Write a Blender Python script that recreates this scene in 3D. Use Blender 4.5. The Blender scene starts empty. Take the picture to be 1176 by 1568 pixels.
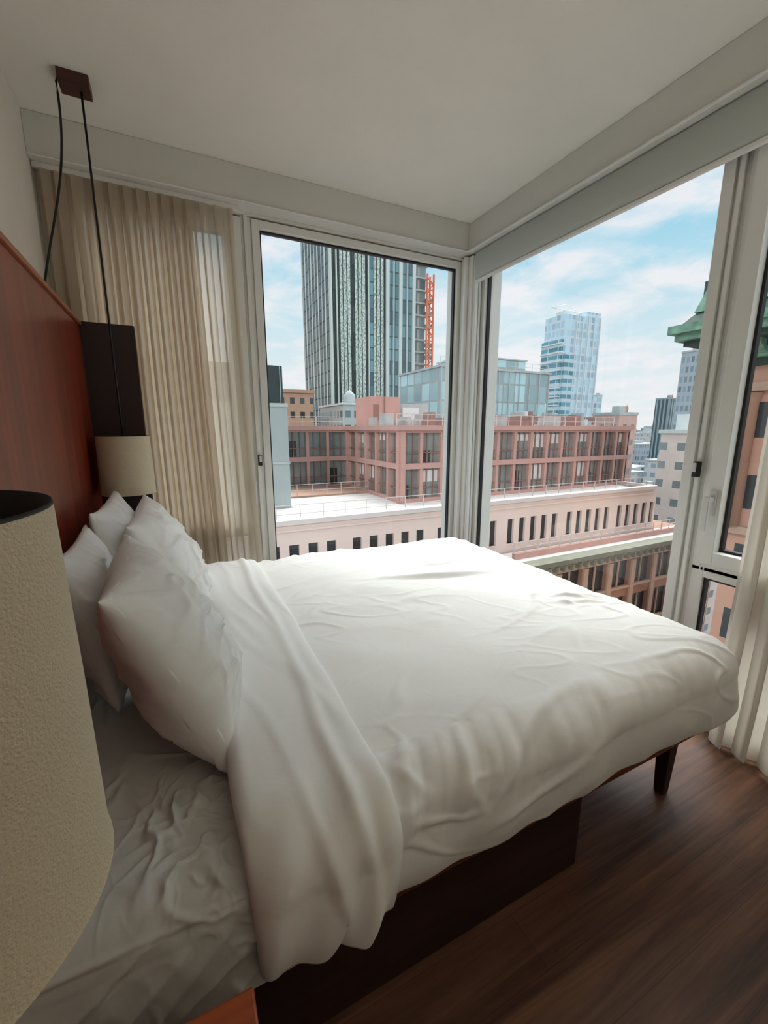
import bpy, bmesh, math, random
from mathutils import Vector, Matrix, noise
random.seed(7)
scene = bpy.context.scene
try:
    scene.view_settings.view_transform = 'Standard'
    scene.view_settings.look = 'None'
except Exception as e:
    print(e)

# ------------------------------------------------------------------ materials
def lin(c):
    return tuple(((v/255)/12.92 if v/255 <= 0.04045 else ((v/255+0.055)/1.055)**2.4) for v in c) + (1.0,)

def newmat(name):
    m = bpy.data.materials.new(name); m.use_nodes = True
    nt = m.node_tree
    b = nt.nodes['Principled BSDF']
    return m, nt, b

def basic(name, rgb, rough=0.6, var=0.06, scale=6.0, bump=0.0, bscale=60.0, metal=0.0, spec=0.5, stretch=(1,1,1)):
    m, nt, b = newmat(name)
    N, L = nt.nodes, nt.links
    tc = N.new('ShaderNodeTexCoord'); mp = N.new('ShaderNodeMapping')
    mp.inputs['Scale'].default_value = stretch
    L.new(tc.outputs['Object'], mp.inputs['Vector'])
    nz = N.new('ShaderNodeTexNoise'); nz.inputs['Scale'].default_value = scale; nz.inputs['Detail'].default_value = 4
    L.new(mp.outputs[0], nz.inputs['Vector'])
    cr = N.new('ShaderNodeValToRGB')
    c = lin(rgb)
    cr.color_ramp.elements[0].position = 0.3; cr.color_ramp.elements[1].position = 0.7
    cr.color_ramp.elements[0].color = tuple(v*(1-var) for v in c[:3])+(1,)
    cr.color_ramp.elements[1].color = tuple(min(1, v*(1+var)) for v in c[:3])+(1,)
    L.new(nz.outputs['Fac'], cr.inputs['Fac']); L.new(cr.outputs['Color'], b.inputs['Base Color'])
    b.inputs['Roughness'].default_value = rough; b.inputs['Metallic'].default_value = metal
    b.inputs['Specular IOR Level'].default_value = spec
    if bump > 0:
        n2 = N.new('ShaderNodeTexNoise'); n2.inputs['Scale'].default_value = bscale; n2.inputs['Detail'].default_value = 3
        L.new(mp.outputs[0], n2.inputs['Vector'])
        bp = N.new('ShaderNodeBump'); bp.inputs['Strength'].default_value = bump; bp.inputs['Distance'].default_value = 0.01
        L.new(n2.outputs['Fac'], bp.inputs['Height']); L.new(bp.outputs[0], b.inputs['Normal'])
    return m

def wood(name, c1, c2, rough=0.35, axis='X', scale=1.0, planks=None, bumpk=0.1, coat=0.0):
    m, nt, b = newmat(name); N, L = nt.nodes, nt.links
    tc = N.new('ShaderNodeTexCoord'); mp = N.new('ShaderNodeMapping')
    s = {'X': (0.8, 14, 14), 'Y': (14, 0.8, 14), 'Z': (14, 14, 0.8)}[axis]
    mp.inputs['Scale'].default_value = tuple(v*scale for v in s)
    L.new(tc.outputs['Object'], mp.inputs['Vector'])
    nz = N.new('ShaderNodeTexNoise'); nz.inputs['Scale'].default_value = 1.6; nz.inputs['Detail'].default_value = 8; nz.inputs['Roughness'].default_value = .65
    nz.inputs['Distortion'].default_value = 0.6
    L.new(mp.outputs[0], nz.inputs['Vector'])
    cr = N.new('ShaderNodeValToRGB')
    cr.color_ramp.elements[0].position = 0.32; cr.color_ramp.elements[1].position = 0.7
    cr.color_ramp.elements[0].color = lin(c1); cr.color_ramp.elements[1].color = lin(c2)
    L.new(nz.outputs['Fac'], cr.inputs['Fac'])
    col = cr.outputs['Color']
    if planks:
        br = N.new('ShaderNodeTexBrick')
        br.inputs['Scale'].default_value = 1.0
        br.inputs['Brick Width'].default_value = planks[0]; br.inputs['Row Height'].default_value = planks[1]
        br.inputs['Mortar Size'].default_value = 0.0012; br.inputs['Mortar Smooth'].default_value = 0.1
        br.inputs['Color1'].default_value = (1, 1, 1, 1); br.inputs['Color2'].default_value = (.82, .82, .82, 1); br.inputs['Mortar'].default_value = (.55, .55, .55, 1)
        L.new(tc.outputs['Object'], br.inputs['Vector'])
        mx = N.new('ShaderNodeMix'); mx.data_type = 'RGBA'; mx.blend_type = 'MULTIPLY'; mx.inputs['Factor'].default_value = 1
        L.new(col, mx.inputs['A']); L.new(br.outputs['Color'], mx.inputs['B']); col = mx.outputs['Result']
    L.new(col, b.inputs['Base Color'])
    b.inputs['Roughness'].default_value = rough
    b.inputs['Coat Weight'].default_value = coat; b.inputs['Coat Roughness'].default_value = 0.25
    bp = N.new('ShaderNodeBump'); bp.inputs['Strength'].default_value = bumpk; bp.inputs['Distance'].default_value = 0.004
    L.new(nz.outputs['Fac'], bp.inputs['Height']); L.new(bp.outputs[0], b.inputs['Normal'])
    return m

def cloth(name, rgb, rough=0.85, bump=0.15, weave=900, soft=0.3, trans=0.0):
    m, nt, b = newmat(name); N, L = nt.nodes, nt.links
    tc = N.new('ShaderNodeTexCoord')
    nz = N.new('ShaderNodeTexNoise'); nz.inputs['Scale'].default_value = weave; nz.inputs['Detail'].default_value = 1
    L.new(tc.outputs['Object'], nz.inputs['Vector'])
    n2 = N.new('ShaderNodeTexNoise'); n2.inputs['Scale'].default_value = 9; n2.inputs['Detail'].default_value = 5; n2.inputs['Distortion'].default_value = 1.2
    L.new(tc.outputs['Object'], n2.inputs['Vector'])
    b1 = N.new('ShaderNodeBump'); b1.inputs['Strength'].default_value = soft; b1.inputs['Distance'].default_value = 0.012
    L.new(n2.outputs['Fac'], b1.inputs['Height'])
    b2 = N.new('ShaderNodeBump'); b2.inputs['Strength'].default_value = bump; b2.inputs['Distance'].default_value = 0.001
    L.new(nz.outputs['Fac'], b2.inputs['Height']); L.new(b1.outputs[0], b2.inputs['Normal'])
    L.new(b2.outputs[0], b.inputs['Normal'])
    b.inputs['Base Color'].default_value = lin(rgb); b.inputs['Roughness'].default_value = rough
    b.inputs['Specular IOR Level'].default_value = 0.2
    b.inputs['Sheen Weight'].default_value = 0.1
    return m

def sheer(name, rgb, transp=0.25, transl=0.5):
    m = bpy.data.materials.new(name); m.use_nodes = True
    nt = m.node_tree; N, L = nt.nodes, nt.links; N.clear()
    out = N.new('ShaderNodeOutputMaterial')
    d = N.new('ShaderNodeBsdfDiffuse'); t = N.new('ShaderNodeBsdfTranslucent'); tr = N.new('ShaderNodeBsdfTransparent')
    tc = N.new('ShaderNodeTexCoord'); mp = N.new('ShaderNodeMapping'); mp.inputs['Scale'].default_value = (300, 300, 30)
    nz = N.new('ShaderNodeTexNoise'); nz.inputs['Scale'].default_value = 1.0
    L.new(tc.outputs['Object'], mp.inputs[0]); L.new(mp.outputs[0], nz.inputs['Vector'])
    cr = N.new('ShaderNodeValToRGB'); c = lin(rgb)
    cr.color_ramp.elements[0].color = tuple(v*.88 for v in c[:3])+(1,); cr.color_ramp.elements[1].color = c
    L.new(nz.outputs['Fac'], cr.inputs['Fac'])
    L.new(cr.outputs['Color'], d.inputs['Color']); L.new(cr.outputs['Color'], t.inputs['Color'])
    m1 = N.new('ShaderNodeMixShader'); m1.inputs[0].default_value = transl
    L.new(d.outputs[0], m1.inputs[1]); L.new(t.outputs[0], m1.inputs[2])
    m2 = N.new('ShaderNodeMixShader'); m2.inputs[0].default_value = transp
    L.new(m1.outputs[0], m2.inputs[1]); L.new(tr.outputs[0], m2.inputs[2])
    L.new(m2.outputs[0], out.inputs['Surface'])
    return m

def glassmat(name):
    m = bpy.data.materials.new(name); m.use_nodes = True
    nt = m.node_tree; N, L = nt.nodes, nt.links; N.clear()
    out = N.new('ShaderNodeOutputMaterial'); tr = N.new('ShaderNodeBsdfTransparent'); g = N.new('ShaderNodeBsdfGlossy')
    tr.inputs['Color'].default_value = (.985, .995, .99, 1)
    g.inputs['Roughness'].default_value = 0.02
    mx = N.new('ShaderNodeMixShader'); mx.inputs[0].default_value = .035
    L.new(tr.outputs[0], mx.inputs[1]); L.new(g.outputs[0], mx.inputs[2])
    L.new(mx.outputs[0], out.inputs['Surface'])
    return m

def facade(name, wall, glass, bay=3.0, floor=3.2, mx=0.2, mz=0.22, rough=0.7, grough=0.15, jitter=0.35, speck=0.0):
    m, nt, b = newmat(name); N, L = nt.nodes, nt.links
    def M(op, a, c=None):
        n = N.new('ShaderNodeMath'); n.operation = op
        for i, v in enumerate((a, c)):
            if v is None: continue
            if isinstance(v, (int, float)): n.inputs[i].default_value = v
            else: L.new(v, n.inputs[i])
        return n.outputs[0]
    geo = N.new('ShaderNodeNewGeometry')
    sp = N.new('ShaderNodeSeparateXYZ'); L.new(geo.outputs['Position'], sp.inputs[0])
    sn = N.new('ShaderNodeSeparateXYZ'); L.new(geo.outputs['True Normal'], sn.inputs[0])
    s = M('ADD', M('MULTIPLY', sp.outputs[0], M('ABSOLUTE', sn.outputs[1])), M('MULTIPLY', sp.outputs[1], M('ABSOLUTE', sn.outputs[0])))
    sb = M('DIVIDE', s, bay); zb = M('DIVIDE', sp.outputs[2], floor)
    fs = M('FRACT', sb); fz = M('FRACT', zb)
    w = M('MULTIPLY', M('MULTIPLY', M('GREATER_THAN', fs, mx), M('LESS_THAN', fs, 1-mx)), M('MULTIPLY', M('GREATER_THAN', fz, mz), M('LESS_THAN', fz, 1-mz)))
    w = M('MULTIPLY', w, M('LESS_THAN', M('ABSOLUTE', sn.outputs[2]), 0.5))
    cx = N.new('ShaderNodeCombineXYZ'); L.new(M('FLOOR', sb), cx.inputs[0]); L.new(M('FLOOR', zb), cx.inputs[1])
    wn = N.new('ShaderNodeTexWhiteNoise'); wn.noise_dimensions = '3D'; L.new(cx.outputs[0], wn.inputs['Vector'])
    g1 = lin(glass)
    mg = N.new('ShaderNodeMix'); mg.data_type = 'RGBA'
    mg.inputs['A'].default_value = tuple(v*(1-jitter) for v in g1[:3])+(1,)
    mg.inputs['B'].default_value = tuple(min(1, v*(1+jitter*1.5)+.02) for v in g1[:3])+(1,)
    L.new(wn.outputs['Value'], mg.inputs['Factor'])
    nz = N.new('ShaderNodeTexNoise'); nz.inputs['Scale'].default_value = 0.7; nz.inputs['Detail'].default_value = 6
    L.new(geo.outputs['Position'], nz.inputs['Vector'])
    mw = N.new('ShaderNodeMix'); mw.data_type = 'RGBA'
    wl = lin(wall)
    mw.inputs['A'].default_value = tuple(v*(0.85-speck) for v in wl[:3])+(1,); mw.inputs['B'].default_value = tuple(min(1, v*1.12) for v in wl[:3])+(1,)
    L.new(nz.outputs['Fac'], mw.inputs['Factor'])
    mm = N.new('ShaderNodeMix'); mm.data_type = 'RGBA'
    L.new(w, mm.inputs['Factor']); L.new(mw.outputs['Result'], mm.inputs['A']); L.new(mg.outputs['Result'], mm.inputs['B'])
    L.new(mm.outputs['Result'], b.inputs['Base Color'])
    rr = M('ADD', rough, M('MULTIPLY', w, grough-rough)); L.new(rr, b.inputs['Roughness'])
    return m

def speckle(name, c1, c2, scale=1.5, thr=0.5):
    m, nt, b = newmat(name); N, L = nt.nodes, nt.links
    geo = N.new('ShaderNodeNewGeometry'); mp = N.new('ShaderNodeMapping'); mp.inputs['Scale'].default_value = (1.4, 1.4, .8)
    L.new(geo.outputs['Position'], mp.inputs[0])
    nz = N.new('ShaderNodeTexNoise'); nz.inputs['Scale'].default_value = scale; nz.inputs['Detail'].default_value = 3
    L.new(mp.outputs[0], nz.inputs['Vector'])
    cr = N.new('ShaderNodeValToRGB'); cr.color_ramp.interpolation = 'LINEAR'
    cr.color_ramp.elements[0].position = thr-.10; cr.color_ramp.elements[1].position = thr+.10
    cr.color_ramp.elements[0].color = lin(c1); cr.color_ramp.elements[1].color = lin(c2)
    L.new(nz.outputs['Fac'], cr.inputs['Fac']); L.new(cr.outputs['Color'], b.inputs['Base Color'])
    b.inputs['Roughness'].default_value = .5
    return m

# ------------------------------------------------------------------ mesh builder
class MB:
    def __init__(self):
        self.v = []; self.f = []; self.mi = []; self.mats = []; self.sm = []
    def m(self, mat):
        if mat not in self.mats: self.mats.append(mat)
        return self.mats.index(mat)
    def add(self, vs, fs, mat, smooth=False):
        o = len(self.v); self.v += [tuple(p) for p in vs]; k = self.m(mat)
        for f in fs:
            self.f.append(tuple(i+o for i in f)); self.mi.append(k); self.sm.append(smooth)
    def box(self, x0, x1, y0, y1, z0, z1, mat):
        if x0 > x1: x0, x1 = x1, x0
        if y0 > y1: y0, y1 = y1, y0
        vs = [(x0,y0,z0),(x1,y0,z0),(x1,y1,z0),(x0,y1,z0),(x0,y0,z1),(x1,y0,z1),(x1,y1,z1),(x0,y1,z1)]
        self.add(vs, [(0,3,2,1),(4,5,6,7),(0,1,5,4),(1,2,6,5),(2,3,7,6),(3,0,4,7)], mat)
    def frustum(self, b, t, z0, z1, mat):
        vs = [(b[0],b[2],z0),(b[1],b[2],z0),(b[1],b[3],z0),(b[0],b[3],z0),(t[0],t[2],z1),(t[1],t[2],z1),(t[1],t[3],z1),(t[0],t[3],z1)]
        self.add(vs, [(0,3,2,1),(4,5,6,7),(0,1,5,4),(1,2,6,5),(2,3,7,6),(3,0,4,7)], mat)
    def lathe(self, cx, cy, prof, mat, n=32, caps=True):
        vs = []; fs = []
        for r, z in prof:
            for i in range(n):
                a = 2*math.pi*i/n; vs.append((cx+r*math.cos(a), cy+r*math.sin(a), z))
        for j in range(len(prof)-1):
            for i in range(n):
                fs.append((j*n+i, j*n+(i+1)%n, (j+1)*n+(i+1)%n, (j+1)*n+i))
        if caps:
            fs.append(tuple(range(n-1, -1, -1))); fs.append(tuple((len(prof)-1)*n+i for i in range(n)))
        self.add(vs, fs, mat, True)
    def tube(self, pts, r, mat, n=8):
        pts = [Vector(p) for p in pts]; vs = []; fs = []
        for k, p in enumerate(pts):
            d = (pts[min(k+1, len(pts)-1)] - pts[max(k-1, 0)]).normalized()
            a = d.orthogonal().normalized() if abs(d.z) > .99 else d.cross(Vector((0,0,1))).normalized()
            if abs(d.z) > .99: a = Vector((1,0,0))
            c = d.cross(a).normalized()
            for i in range(n):
                t = 2*math.pi*i/n; vs.append(p + a*math.cos(t)*r + c*math.sin(t)*r)
        for k in range(len(pts)-1):
            for i in range(n):
                fs.append((k*n+i, k*n+(i+1)%n, (k+1)*n+(i+1)%n, (k+1)*n+i))
        fs.append(tuple(range(n))); fs.append(tuple((len(pts)-1)*n+i for i in range(n-1,-1,-1)))
        self.add(vs, fs, mat, True)
    def grid(self, P, mat, closed=False):
        nu = len(P); nv = len(P[0]); vs = [p for row in P for p in row]; fs = []
        for i in range(nu-1):
            for j in range(nv-1):
                fs.append((i*nv+j, i*nv+j+1, (i+1)*nv+j+1, (i+1)*nv+j))
        self.add(vs, fs, mat, True)
    def build(self, name, bevel=0, parent=None, fix=True, solid=0, segs=2):
        me = bpy.data.meshes.new(name); me.from_pydata(self.v, [], self.f)
        for mt in self.mats: me.materials.append(mt)
        for i, p in enumerate(me.polygons):
            p.material_index = self.mi[i]; p.use_smooth = self.sm[i]
        if fix:
            bm = bmesh.new(); bm.from_mesh(me); bmesh.ops.recalc_face_normals(bm, faces=bm.faces); bm.to_mesh(me); bm.free()
        me.update()
        o = bpy.data.objects.new(name, me); scene.collection.objects.link(o)
        if solid:
            s = o.modifiers.new('solid', 'SOLIDIFY'); s.thickness = solid; s.offset = 0
        if bevel:
            bv = o.modifiers.new('bevel', 'BEVEL'); bv.width = bevel; bv.segments = segs; bv.limit_method = 'ANGLE'
        if parent: o.parent = parent
        return o

def empty(name):
    e = bpy.data.objects.new(name, None); scene.collection.objects.link(e); e.empty_display_size = .2
    return e

# ------------------------------------------------------------------ palette
m_ceil = basic('ceiling_paint', (234,231,222), .9, .02, 3, .12, 220)
m_wall = basic('wall_paint', (226,224,216), .9, .02, 3, .1, 200)
m_soff = basic('soffit_paint', (212,211,204), .85, .02, 3, .05, 200)
m_frame = basic('window_frame_paint', (226,226,220), .45, .02, 5)
m_gasket = basic('window_gasket', (18,19,20), .5)
m_handle = basic('handle_metal', (210,210,206), .35, .02, 5, metal=.2)
m_blind = cloth('blind_fabric', (186,190,184), bump=.1, soft=0.02)
m_glass = glassmat('window_glass')
m_floor = wood('floor_wood', (66,42,31), (136,94,70), .47, 'X', 1.0, (1.5, .14), .3)
m_head = wood('headboard_cherry', (88,26,10), (148,52,22), .36, 'Z', .6, None, .05, .25)
m_headlip = wood('headboard_lip', (120,62,38), (165,98,66), .4, 'Y', .6)
m_wing_shaded = wood('headboard_wing_shaded_wood', (26,11,8), (44,18,13), .5, 'Z', .6)  # the wing's shadow is put into a darker wood colour
m_bedwood = wood('bed_frame_wood', (84,36,22), (132,64,40), .45, 'X', .8)
m_ped_shaded = wood('bed_pedestal_shaded_wood', (32,14,10), (52,24,16), .6, 'X', .8)  # reddish brown wood, colour darkened for the shade beneath the bed
m_night = wood('nightstand_wood', (140,58,22), (190,92,42), .35, 'X', .8)
m_block = wood('pendant_block_wood', (50,24,18), (82,38,28), .4, 'X', .8)
m_cord = basic('black_cord', (14,14,15), .6)
m_duvet = cloth('duvet_cotton', (242,243,241), soft=.14)
m_sheet = cloth('sheet_cotton', (212,214,210), soft=.14)
m_pillow = cloth('pillow_cotton', (238,238,236), soft=.15)
m_shade = cloth('linen_shade', (206,195,170), bump=1.0, weave=480, soft=.03)
m_shadein = cloth('shade_lining', (40,38,36), bump=.2, soft=.02)
m_curt = sheer('sheer_curtain_fabric', (226,214,196), .17, .6)
m_curt2 = sheer('drape_fabric', (230,223,210), .04, .4)

# ------------------------------------------------------------------ room shell
XW = -0.51; XG = 2.15; YG = 2.85; CH = 2.80; SB = 2.615
b = MB(); b.box(XW-.1, 2.30, -2.6, 3.0, -.12, 0, m_floor); b.build('floor')
b = MB(); b.box(XW-.1, 2.30, -2.6, 3.0, CH, CH+.2, m_ceil); b.build('ceiling')
b = MB(); b.box(XW-.12, XW, -2.6, 3.0, 0, CH, m_wall); b.build('wall_left')
b = MB(); b.box(XW, 2.3, -2.72, -2.6, 0, CH, m_wall); b.build('wall_front')
b = MB()
b.box(XW, 2.3, 2.80, 3.0, 0, .10, m_wall); b.box(XW, 2.3, 2.80, 3.0, 2.60, CH, m_wall)
b.build('wall_back')
b = MB()
b.box(2.10, 2.3, -2.6, 2.80, 0, .10, m_wall); b.box(2.10, 2.3, -2.6, 2.80, 2.58, CH, m_wall); b.box(2.10, 2.3, -2.6, .18, .10, 2.58, m_wall)
b.build('wall_right')
b = MB(); b.box(XW, 2.1, 2.70, 2.80, SB, CH, m_soff)
b.box(XW, 1.98, 2.692, 2.70, SB, SB+.008, m_frame); b.build('trim_1', .004)
b = MB(); b.box(1.99, 2.10, -2.6, 2.70, SB, CH, m_soff)
b.box(1.978, 1.99, -2.6, 2.692, SB-.004, SB+.010, m_frame); b.build('trim_2', .004)

def W(mb, wall, a0, a1, d0, d1, z0, z1, mat):
    if wall == 'back': mb.box(a0, a1, YG+d0, YG+d1, z0, z1, mat)
    else: mb.box(XG+d0, XG+d1, a0, a1, z0, z1, mat)
def pane(mb, wall, a0, a1, z0, z1):
    if wall == 'back': vs = [(a0,YG,z0),(a1,YG,z0),(a1,YG,z1),(a0,YG,z1)]
    else: vs = [(XG,a0,z0),(XG,a1,z0),(XG,a1,z1),(XG,a0,z1)]
    mb.add(vs, [(0,1,2,3)], m_glass)

def framed(mb, wall, a0, a1, z0, z1, w, d0, d1, mat=m_frame, gasket=True):
    W(mb, wall, a0, a0+w, d0, d1, z0, z1, mat); W(mb, wall, a1-w, a1, d0, d1, z0, z1, mat)
    W(mb, wall, a0+w, a1-w, d0, d1, z0, z0+w, mat); W(mb, wall, a0+w, a1-w, d0, d1, z1-w, z1, mat)
    if gasket:
        g = .012; a0 += w; a1 -= w; z0 += w; z1 -= w
        W(mb, wall, a0, a0+g, -.02, .01, z0, z1, m_gasket); W(mb, wall, a1-g, a1, -.02, .01, z0, z1, m_gasket)
        W(mb, wall, a0+g, a1-g, -.02, .01, z0, z0+g, m_gasket); W(mb, wall, a0+g, a1-g, -.02, .01, z1-g, z1, m_gasket)

def handle(mb, wall, a, z):
    W(mb, wall, a-.014, a+.014, -.075, -.062, z-.055, z+.055, m_handle)
    W(mb, wall, a-.010, a+.010, -.105, -.075, z+.005, z+.028, m_handle)
    W(mb, wall, a-.011, a+.011, -.118, -.104, z-.12, z+.032, m_handle)
def latch(mb, wall, a, z):
    W(mb, wall, a-.012, a+.012, -.075, -.045, z-.035, z+.035, m_gasket)
    W(mb, wall, a-.007, a+.007, -.085, -.075, z-.012, z+.03, m_handle)

# back window
w1 = empty('window_1')
b = MB()
framed(b, 'back', .50, 2.02, .10, 2.59, .045, -.045, .04)
W(b, 'back', .44, .50, -.03, .05, .10, 2.60, m_frame)
framed(b, 'back', -.46, .44, .72, 2.59, .04, -.035, .04, gasket=False)
framed(b, 'back', -.42, .40, .76, 2.55, .055, -.045, .03)
framed(b, 'back', -.46, .44, .10, .74, .05, -.035, .04)
W(b, 'back', .455, .475, -.05, -.03, .10, 2.6, m_frame)
W(b, 'back', XW, -.46, -.04, .05, .10, 2.60, m_frame)
handle(b, 'back', .42, 1.02); latch(b, 'back', .47, 1.18)
b.build('frame', .003, w1)
b = MB(); pane(b, 'back', .53, 1.99, .13, 2.56); pane(b, 'back', -.38, .36, .8, 2.51); pane(b, 'back', -.42, .4, .14, .70)
b.build('glass', 0, w1)
# right window
w2 = empty('window_2')
b = MB()
framed(b, 'right', 1.10, 2.69, .10, 2.57, .045, -.045, .04)
W(b, 'right', 1.05, 1.10, -.03, .05, .10, 2.58, m_frame)
W(b, 'right', 1.066, 1.084, -.05, -.03, .10, 2.58, m_frame)
framed(b, 'right', .18, 1.05, .74, 2.57, .035, -.035, .04, gasket=False)
framed(b, 'right', .22, 1.02, .78, 2.54, .06, -.065, .03)
framed(b, 'right', .18, 1.05, .10, .76, .05, -.035, .04)
handle(b, 'right', .99, 1.06); latch(b, 'right', 1.075, 1.20)
b.build('frame', .003, w2)
b = MB(); pane(b, 'right', 1.13, 2.66, .13, 2.54); pane(b, 'right', .26, .98, .82, 2.5); pane(b, 'right', .22, 1.01, .14, .72)
b.build('glass', 0, w2)
# corner post with blind guide rails
b = MB()
b.box(2.02, 2.30, 2.69, 3.0, .10, 2.60, m_frame)
b.box(2.035, 2.06, 2.66, 2.69, .10, 2.60, m_frame); b.box(2.075, 2.095, 2.67, 2.69, .10, 2.6, m_frame)
b.box(1.99, 2.02, 2.73, 2.755, .10, 2.60, m_frame); b.box(2.0, 2.02, 2.77, 2.79, .1, 2.6, m_frame)
b.build('trim_3', .004)
# roller blind cassette on right window
b = MB()
prof = [(2.085,2.612),(2.03,2.612),(2.024,2.60),(2.022,2.47),(2.025,2.445),(2.035,2.43),(2.05,2.425),(2.07,2.43),(2.085,2.45)]
P = [[(x, y, z) for (x, z) in prof] for y in (-.2, 2.66)]
b.grid(P, m_blind)
for y in (-.2, 2.66):
    b.add([(x, y, z) for (x, z) in prof], [tuple(range(len(prof)))], m_frame)
b.box(2.028, 2.05, -.2, 2.66, 2.412, 2.428, m_frame)
b.build('roller_blind')

# ------------------------------------------------------------------ curtains
def curtain(mb, axis, a0, a1, d, z0, z1, mat, wl=.075, amp=.028, seed=0, flare=0.0):
    n = int((a1-a0)*400); nz = 40
    P = []
    for j in range(nz+1):
        t = j/nz; z = z1 + (z0-z1)*t; row = []
        for i in range(n+1):
            s = i/n; a = a0 + (a1-a0)*s
            ph = noise.noise(Vector((a*4, seed, 0)))*4.5
            am = amp*(0.55+.45*min(1, t*4))*(1+.6*noise.noise(Vector((a*6, seed+5, t*1.5))))
            th = 2*math.pi*a/wl + ph + .8*noise.noise(Vector((a*3, seed+9, t*2)))
            off = am*math.sin(th)
            off += .012*noise.noise(Vector((a*10, t*3, seed)))*t
            aa = a + flare*t*t*(s-.3)
            aa += .22*wl*math.sin(2*th+1.2)
            if axis == 'X': row.append((aa, d+off, z))
            else: row.append((d+off, aa, z))
        P.append(row)
    mb.grid(P, mat)
mb = MB()
curtain(mb, 'X', XW+.03, .385, 2.738, .02, 2.585, m_curt, .062, .021, 3, .10)
curtain(mb, 'X', XW+.03, .18, 2.772, .02, 2.585, m_curt, .083, .014, 23, .12)
mb.box(XW+.005, .42, 2.745, 2.765, 2.59, 2.614, m_frame)
mb.build('sheer_curtain', fix=False)
mb = MB()
curtain(mb, 'Y', .20, .82, 2.03, .015, 2.40, m_curt2, .10, .032, 11, .04)
mb.build('curtain', fix=False)

# ------------------------------------------------------------------ bed
bed = empty('bed')
b = MB()
b.box(-.36, 1.765, .665, 2.385, .335, .395, m_bedwood)
b.build('platform', .008, bed)
b = MB()
b.box(-.36, 1.04, .72, 2.33, 0, .335, m_ped_shaded)
b.box(1.036, 1.044, .76, 2.29, .03, .30, m_ped_shaded)
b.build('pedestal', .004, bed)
b = MB()
for (x, y) in ((1.57, .77), (1.57, 2.27)):
    b.frustum((x-.018, x+.018, y-.018, y+.018), (x-.03, x+.03, y-.03, y+.03), 0, .335, m_ped_shaded)
b.box(1.04, 1.60, 1.45, 1.58, .25, .335, m_ped_shaded)
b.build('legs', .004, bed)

def drape(px, py, x1, y0, y1, top, R, Lmax, headx=None):
    cx1 = x1-R; cy0 = y0+R; cy1 = y1-R
    qx = min(px, cx1); qy = max(cy0, min(py, cy1))
    ex, ey = px-qx, py-qy
    Lc = max(abs(ex), abs(ey)); Le = math.hypot(ex, ey)
    if Le < 1e-9: return Vector((px, py, top)), Vector((0,0,1)), 0.0
    dx, dy = ex/Le, ey/Le
    L = min(Lc, Lmax)
    q = R*math.pi/2
    if L < q:
        a = L/R; h = R*math.sin(a); z = top-R*(1-math.cos(a)); n = Vector((dx*math.sin(a), dy*math.sin(a), math.cos(a)))
    else:
        v = L-q; h = R + .012*math.sin(min(1, v/.2)*math.pi) - .03*(v/.2)**2; z = top-R-v; n = Vector((dx, dy, 0))
    return Vector((qx+dx*h, qy+dy*h, z)), n, L

def crown(p, x1, y0, y1):
    e = min(x1-p.x, p.y-y0, y1-p.y)
    return -.035*math.exp(-max(e, 0)/.16)
def rdg(x, w): return math.exp(-(x/w)**2)

# duvet
R = .12; top = .668; hem = .405
q = R*math.pi/2; Lm = q + (top-R-hem)
x1, y0, y1 = 1.735, .625, 2.395
NX, NY = 420, 460
P = []
for i in range(NX+1):
    px = .11 + (x1-R+Lm-.11)*i/NX; row = []
    for j in range(NY+1):
        py = (y0+R-Lm) + (y1-R+Lm-(y0+R-Lm))*j/NY
        p, n, L = drape(px, py, x1, y0, y1, top, R, Lm)
        side = min(1, L/q)
        d = .014*noise.noise(Vector((px*2.2, py*2.2, 1))) + .007*noise.noise(Vector((px*5+py*2, py*6, 4)))
        m1 = max(0, noise.noise(Vector((px*2, py*2, 12)))+.2)
        w = noise.noise(Vector((px*1.6+py*1.4, (py-px*.45)*6, 7)))
        d += .013*rdg(w, .10)*m1
        w3 = noise.noise(Vector((px*4-py*2, py*10+px*5, 17)))
        d += .009*rdg(w3, .09)*max(0, noise.noise(Vector((px*2.4, py*2.4, 22)))+.12)
        ly = 1.70-.28*(px-.9); d += .019*rdg(py-ly, .015)*rdg(px-1.12, .25) - .010*rdg(py-ly+.032, .02)*rdg(px-1.12, .25)
        ly = 1.88-.22*(px-.9); d += .011*rdg(py-ly, .014)*rdg(px-1.22, .20)
        ly = 1.20-.5*(px-1.45); d += .013*rdg(py-ly, .012)*rdg(px-1.5, .13)
        ly = 1.13-.4*(px-1.45); d += .011*rdg(py-ly, .012)*rdg(px-1.48, .12)
        ex = px if abs(p.y-.65) < .2 or abs(p.y-2.38) < .2 else py
        rp = noise.noise(Vector((ex*9, 3, L*3)))
        d += .009*rp*side
        rr = noise.noise(Vector((ex*26+L*8, 9, L*4)))
        d += .016*rr*rdg(L-.10, .09)*(1 if L > 0 else 0)*(.25+.75*rdg(px-.5, .22))
        p = p + n*d
        if L < q: p.z += crown(p, x1, y0, y1)*(1-side)
        p.z += 0.0 if L < Lm*.95 else .006*noise.noise(Vector((ex*4, 1, 1)))
        row.append(p)
    P.append(row)
b = MB(); b.grid(P, m_duvet); b.build('duvet', 0, bed, fix=False, solid=.006)

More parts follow.
